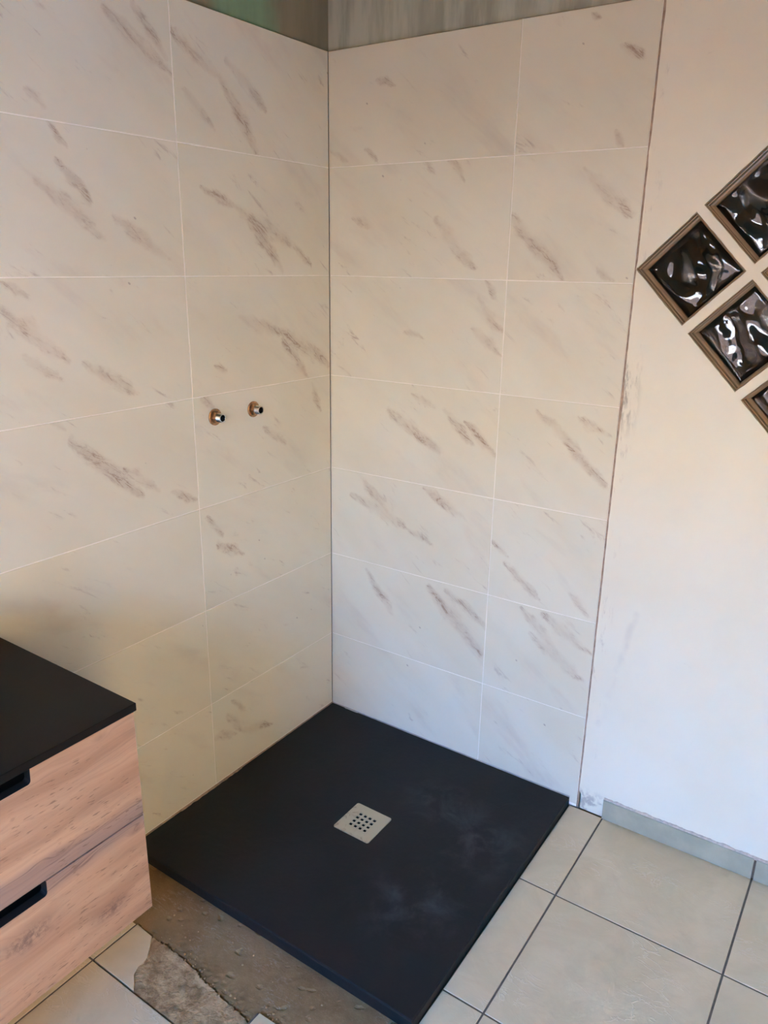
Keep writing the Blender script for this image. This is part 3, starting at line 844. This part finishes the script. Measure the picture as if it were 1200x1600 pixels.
# perforated drain cover
bm = bmesh.new()
hs = 0.0605; pitch = 0.0163; hw = 0.0050
ln = [-hs, -hs + 0.0045]
for q in range(4):
    c = (q - 1.5) * pitch; ln += [c - hw, c + hw]
ln += [hs - 0.0045, hs]
gv = {}
for i, x in enumerate(ln):
    for j, y in enumerate(ln):
        gv[i, j] = bm.verts.new((x, y, 0.0))
for (i, j) in ((0, 0), (0, 11), (11, 0), (11, 11)):          # rounded-off corners
    v = gv[i, j]; v.co.x *= (hs - 0.0017) / hs; v.co.y *= (hs - 0.0017) / hs
for i in range(11):
    for j in range(11):
        if i in (2, 4, 6, 8) and j in (2, 4, 6, 8): continue
        bm.faces.new((gv[i, j], gv[i + 1, j], gv[i + 1, j + 1], gv[i, j + 1]))
ext = bmesh.ops.extrude_face_region(bm, geom=list(bm.faces))
for g in ext['geom']:
    if isinstance(g, bmesh.types.BMVert): g.co.z = 0.0028
cover = bm_obj('drain_cover', bm, STEEL, tray, loc=(DC[0], DC[1], 0.0232))
cover['label'] = 'brushed steel drain cover with sixteen square holes'
# ragged adhesive line where the left wall tiles meet the tray
bm = bmesh.new()
def wseal(t):
    y = TY + (0 - TY) * t
    w = 0.0016 + 0.001 * noise.noise((y * 50, 0, 0))
    if -0.72 < y < -0.47: w += 0.0045 + 0.003 * noise.noise((y * 60, 4, 0))
    if y < -0.72: w += 0.002
    return max(w, 0.0008)
rough_strip(bm, (0.0004, TY, 0.0245), (0.0004, -0.001, 0.0245), (0, 0, 1), (1, 0, 0), wseal, 160, 0.0052)
bm_obj('sealant', bm, ADHESIVE, tray)
bm = bmesh.new()
rough_strip(bm, (0.002, -0.0004, 0.0245), (TX, -0.0004, 0.0245), (0, 0, 1), (0, -1, 0),
            lambda t: 0.0012 + 0.0008 * noise.noise((t * 50, 0, 2)) + (0.005 if 0.06 < t < 0.13 else (0.0025 if 0.34 < t < 0.40 else 0)), 120, 0.0045)
bm_obj('sealant', bm, simple('grey_sealant', (0.42, 0.38, 0.35), 0.8, noise_amt=0.15), tray)

# ------------------------------------------------------------------ vanity cabinet and worktop
VX, VY0, VY1 = 0.4525, -1.970, -1.1705
VZ0, VZ1 = 0.3045, 0.7600
van = empty('vanity_cabinet', (0.0, -1.57, VZ0), 'wall-hung vanity cabinet with two rustic oak drawers under the black worktop', 'cabinet')
bm = bmesh.new()
def vb(lo, hi, bev=0.0):
    box(bm, (lo[0], lo[1] + 1.57, lo[2] - VZ0), (hi[0], hi[1] + 1.57, hi[2] - VZ0), bev)
vb((0.0008, VY0 + 0.002, VZ0 + 0.004), (0.4330, VY0 + 0.018, VZ1)); vb((0.0008, VY1 - 0.018, VZ0 + 0.004), (0.4330, VY1 - 0.002, VZ1))
vb((0.0008, VY0 + 0.018, VZ0 + 0.004), (0.4330, VY1 - 0.018, VZ0 + 0.020))
bm_obj('carcass', bm, WOOD, van)
bm = bmesh.new()
vb((0.395, VY0 + 0.018, VZ0 + 0.020), (0.405, VY1 - 0.018, VZ1 - 0.001))
bm_obj('drawer_box', bm, DARKBOX, van)
def drawer(z0, z1, nz):
    """front with a finger notch cut down from its top edge, in outline (y,z)"""
    yA, yB = -1.762, -1.3790; r = 0.007
    pts = [(VY0, z0), (VY1, z0), (VY1, z1), (yB, z1)]
    def arc(cy, cz, a0, a1):
        return [(cy + r * math.cos(math.radians(a0 + (a1 - a0) * k / 4)), cz + r * math.sin(math.radians(a0 + (a1 - a0) * k / 4))) for k in range(5)]
    pts += arc(yB - r, nz + r, 0, -90) + arc(yA + r, nz + r, -90, -180)
    pts += [(yA, z1), (VY0, z1)]
    bm = bmesh.new()
    prism(bm, [(a + 1.57, b - VZ0) for a, b in pts], 0.4340, VX, 0.0, axis='x')
    bmesh.ops.bevel(bm, geom=[e for e in bm.edges if all(v.co.x > VX - 1e-5 for v in e.verts)], offset=0.0006, segments=1, affect='EDGES')
    o = bm_obj('drawer_front', bm, WOOD, van)
    o.data.materials.append(DARKBOX)                         # near-black colour on the cut faces of the finger notch
    for f in o.data.polygons:
        c = f.center
        if abs(f.normal.x) < 0.5 and yA + 1.57 - 0.001 <= c.y <= yB + 1.57 + 0.001 and nz - VZ0 - 0.001 <= c.z < z1 - VZ0 - 0.0005: f.material_index = 1
    return o
drawer(VZ0, 0.5275, 0.4985)
drawer(0.5305, 0.7585, 0.7285)
bm = bmesh.new(); box(bm, (0.0006, -1.975, 0.7610), (0.4600, -1.1685, 0.7775), 0.0012)
tag(bm_obj('worktop', bm, BLACKTOP), 'matte black worktop lying on the oak vanity cabinet', 'worktop')

# round vessel basin standing on the worktop, just beyond the left edge of the photograph
bm = bmesh.new()
lathe(bm, [(0.0, 0.125), (0.004, 0.135), (0.05, 0.165), (BH - 0.004, 0.190), (BH, 0.188), (BH - 0.002, 0.184), (0.05, 0.155), (0.016, 0.12), (0.014, 0.02)], 48, axis='z')
tag(bm_obj('washbasin', bm, CERAMIC, None, loc=(0.235, BY, 0.7776), smooth=True), 'round white vessel basin standing on the black worktop', 'basin')

# ------------------------------------------------------------------ shower water connectors
def connector(y, z, label):
    t = empty('water_connector', (0.0, y, z), label, 'pipe fitting', 'brass water connectors waiting for the shower tap')
    bm = bmesh.new(); lathe(bm, [(0.0002, 0.0225), (0.0030, 0.0225), (0.0042, 0.0212), (0.0042, 0.0160), (0.0022, 0.0150), (0.0022, 0.0125)], 36)
    bm_obj('flange', bm, BRASS, t, smooth=False)
    bm = bmesh.new(); lathe(bm, [(0.0022, 0.0145), (0.0035, 0.0165), (0.0125, 0.0165), (0.0140, 0.0148), (0.0140, 0.0095)], 6)
    bm_obj('hex_nut', bm, BRASS, t)
    prof = [(0.0100, 0.0108)]
    x = 0.0138
    while x < 0.0280:
        prof += [(x, 0.0108), (x + 0.0009, 0.0120), (x + 0.0018, 0.0108)]; x += 0.0022
    prof += [(0.0300, 0.0118), (0.0305, 0.0110), (0.0305, 0.0092), (0.0300, 0.0088), (0.0120, 0.0085)]
    bm = bmesh.new(); lathe(bm, prof, 28, cap=False); bm_obj('nozzle', bm, CHROME, t, smooth=False)
    bm = bmesh.new(); lathe(bm, [(0.0130, 0.0087), (0.0240, 0.0087)], 20); bm_obj('bore', bm, HOLLOW_SHADE, t)  # near-black plug painted as the shade inside the nozzle
connector(-0.5028, 1.1530, 'left brass and nickel water connector on the tiled wall')
connector(-0.3554, 1.1535, 'right brass and nickel water connector, nearer the wall corner')

# ------------------------------------------------------------------ unseen outside, walls and fence added to shape the daylight
bm = bmesh.new(); box(bm, (-14, -26, -0.35), (16, REAR - 0.2, -0.12)); 
tag(bm_obj('terrace', bm, PAVING), 'unseen paved terrace, coloured dark and warm to tint reflected light', 'paving', kind='structure')
bm = bmesh.new(); box(bm, (-9, FY - 0.3, -0.12), (12, FY, FH))
tag(bm_obj('added_garden_wall', bm, ADDED_FACADE), 'added cream wall beyond the terrace, reflecting sun into the window', 'wall', kind='structure')
bm = bmesh.new()
x = -9.0
while x < 12.0:
    box(bm, (x, -7.03, -0.12), (x + 0.145, -7.0, FENCE + 0.01 * math.sin(x * 9))); x += 0.15
tag(bm_obj('added_board_fence', bm, FENCEMAT), 'added brown board fence, holding light off the upper room walls', 'fence', kind='structure')
bm = bmesh.new(); box(bm, (NX, -9.0, -0.12), (NX + 0.3, 3.0, NH))
tag(bm_obj('added_bounce_wall', bm, ADDED_NEIGH), 'added ochre wall bouncing warm light through the side doorway', 'wall', kind='structure')
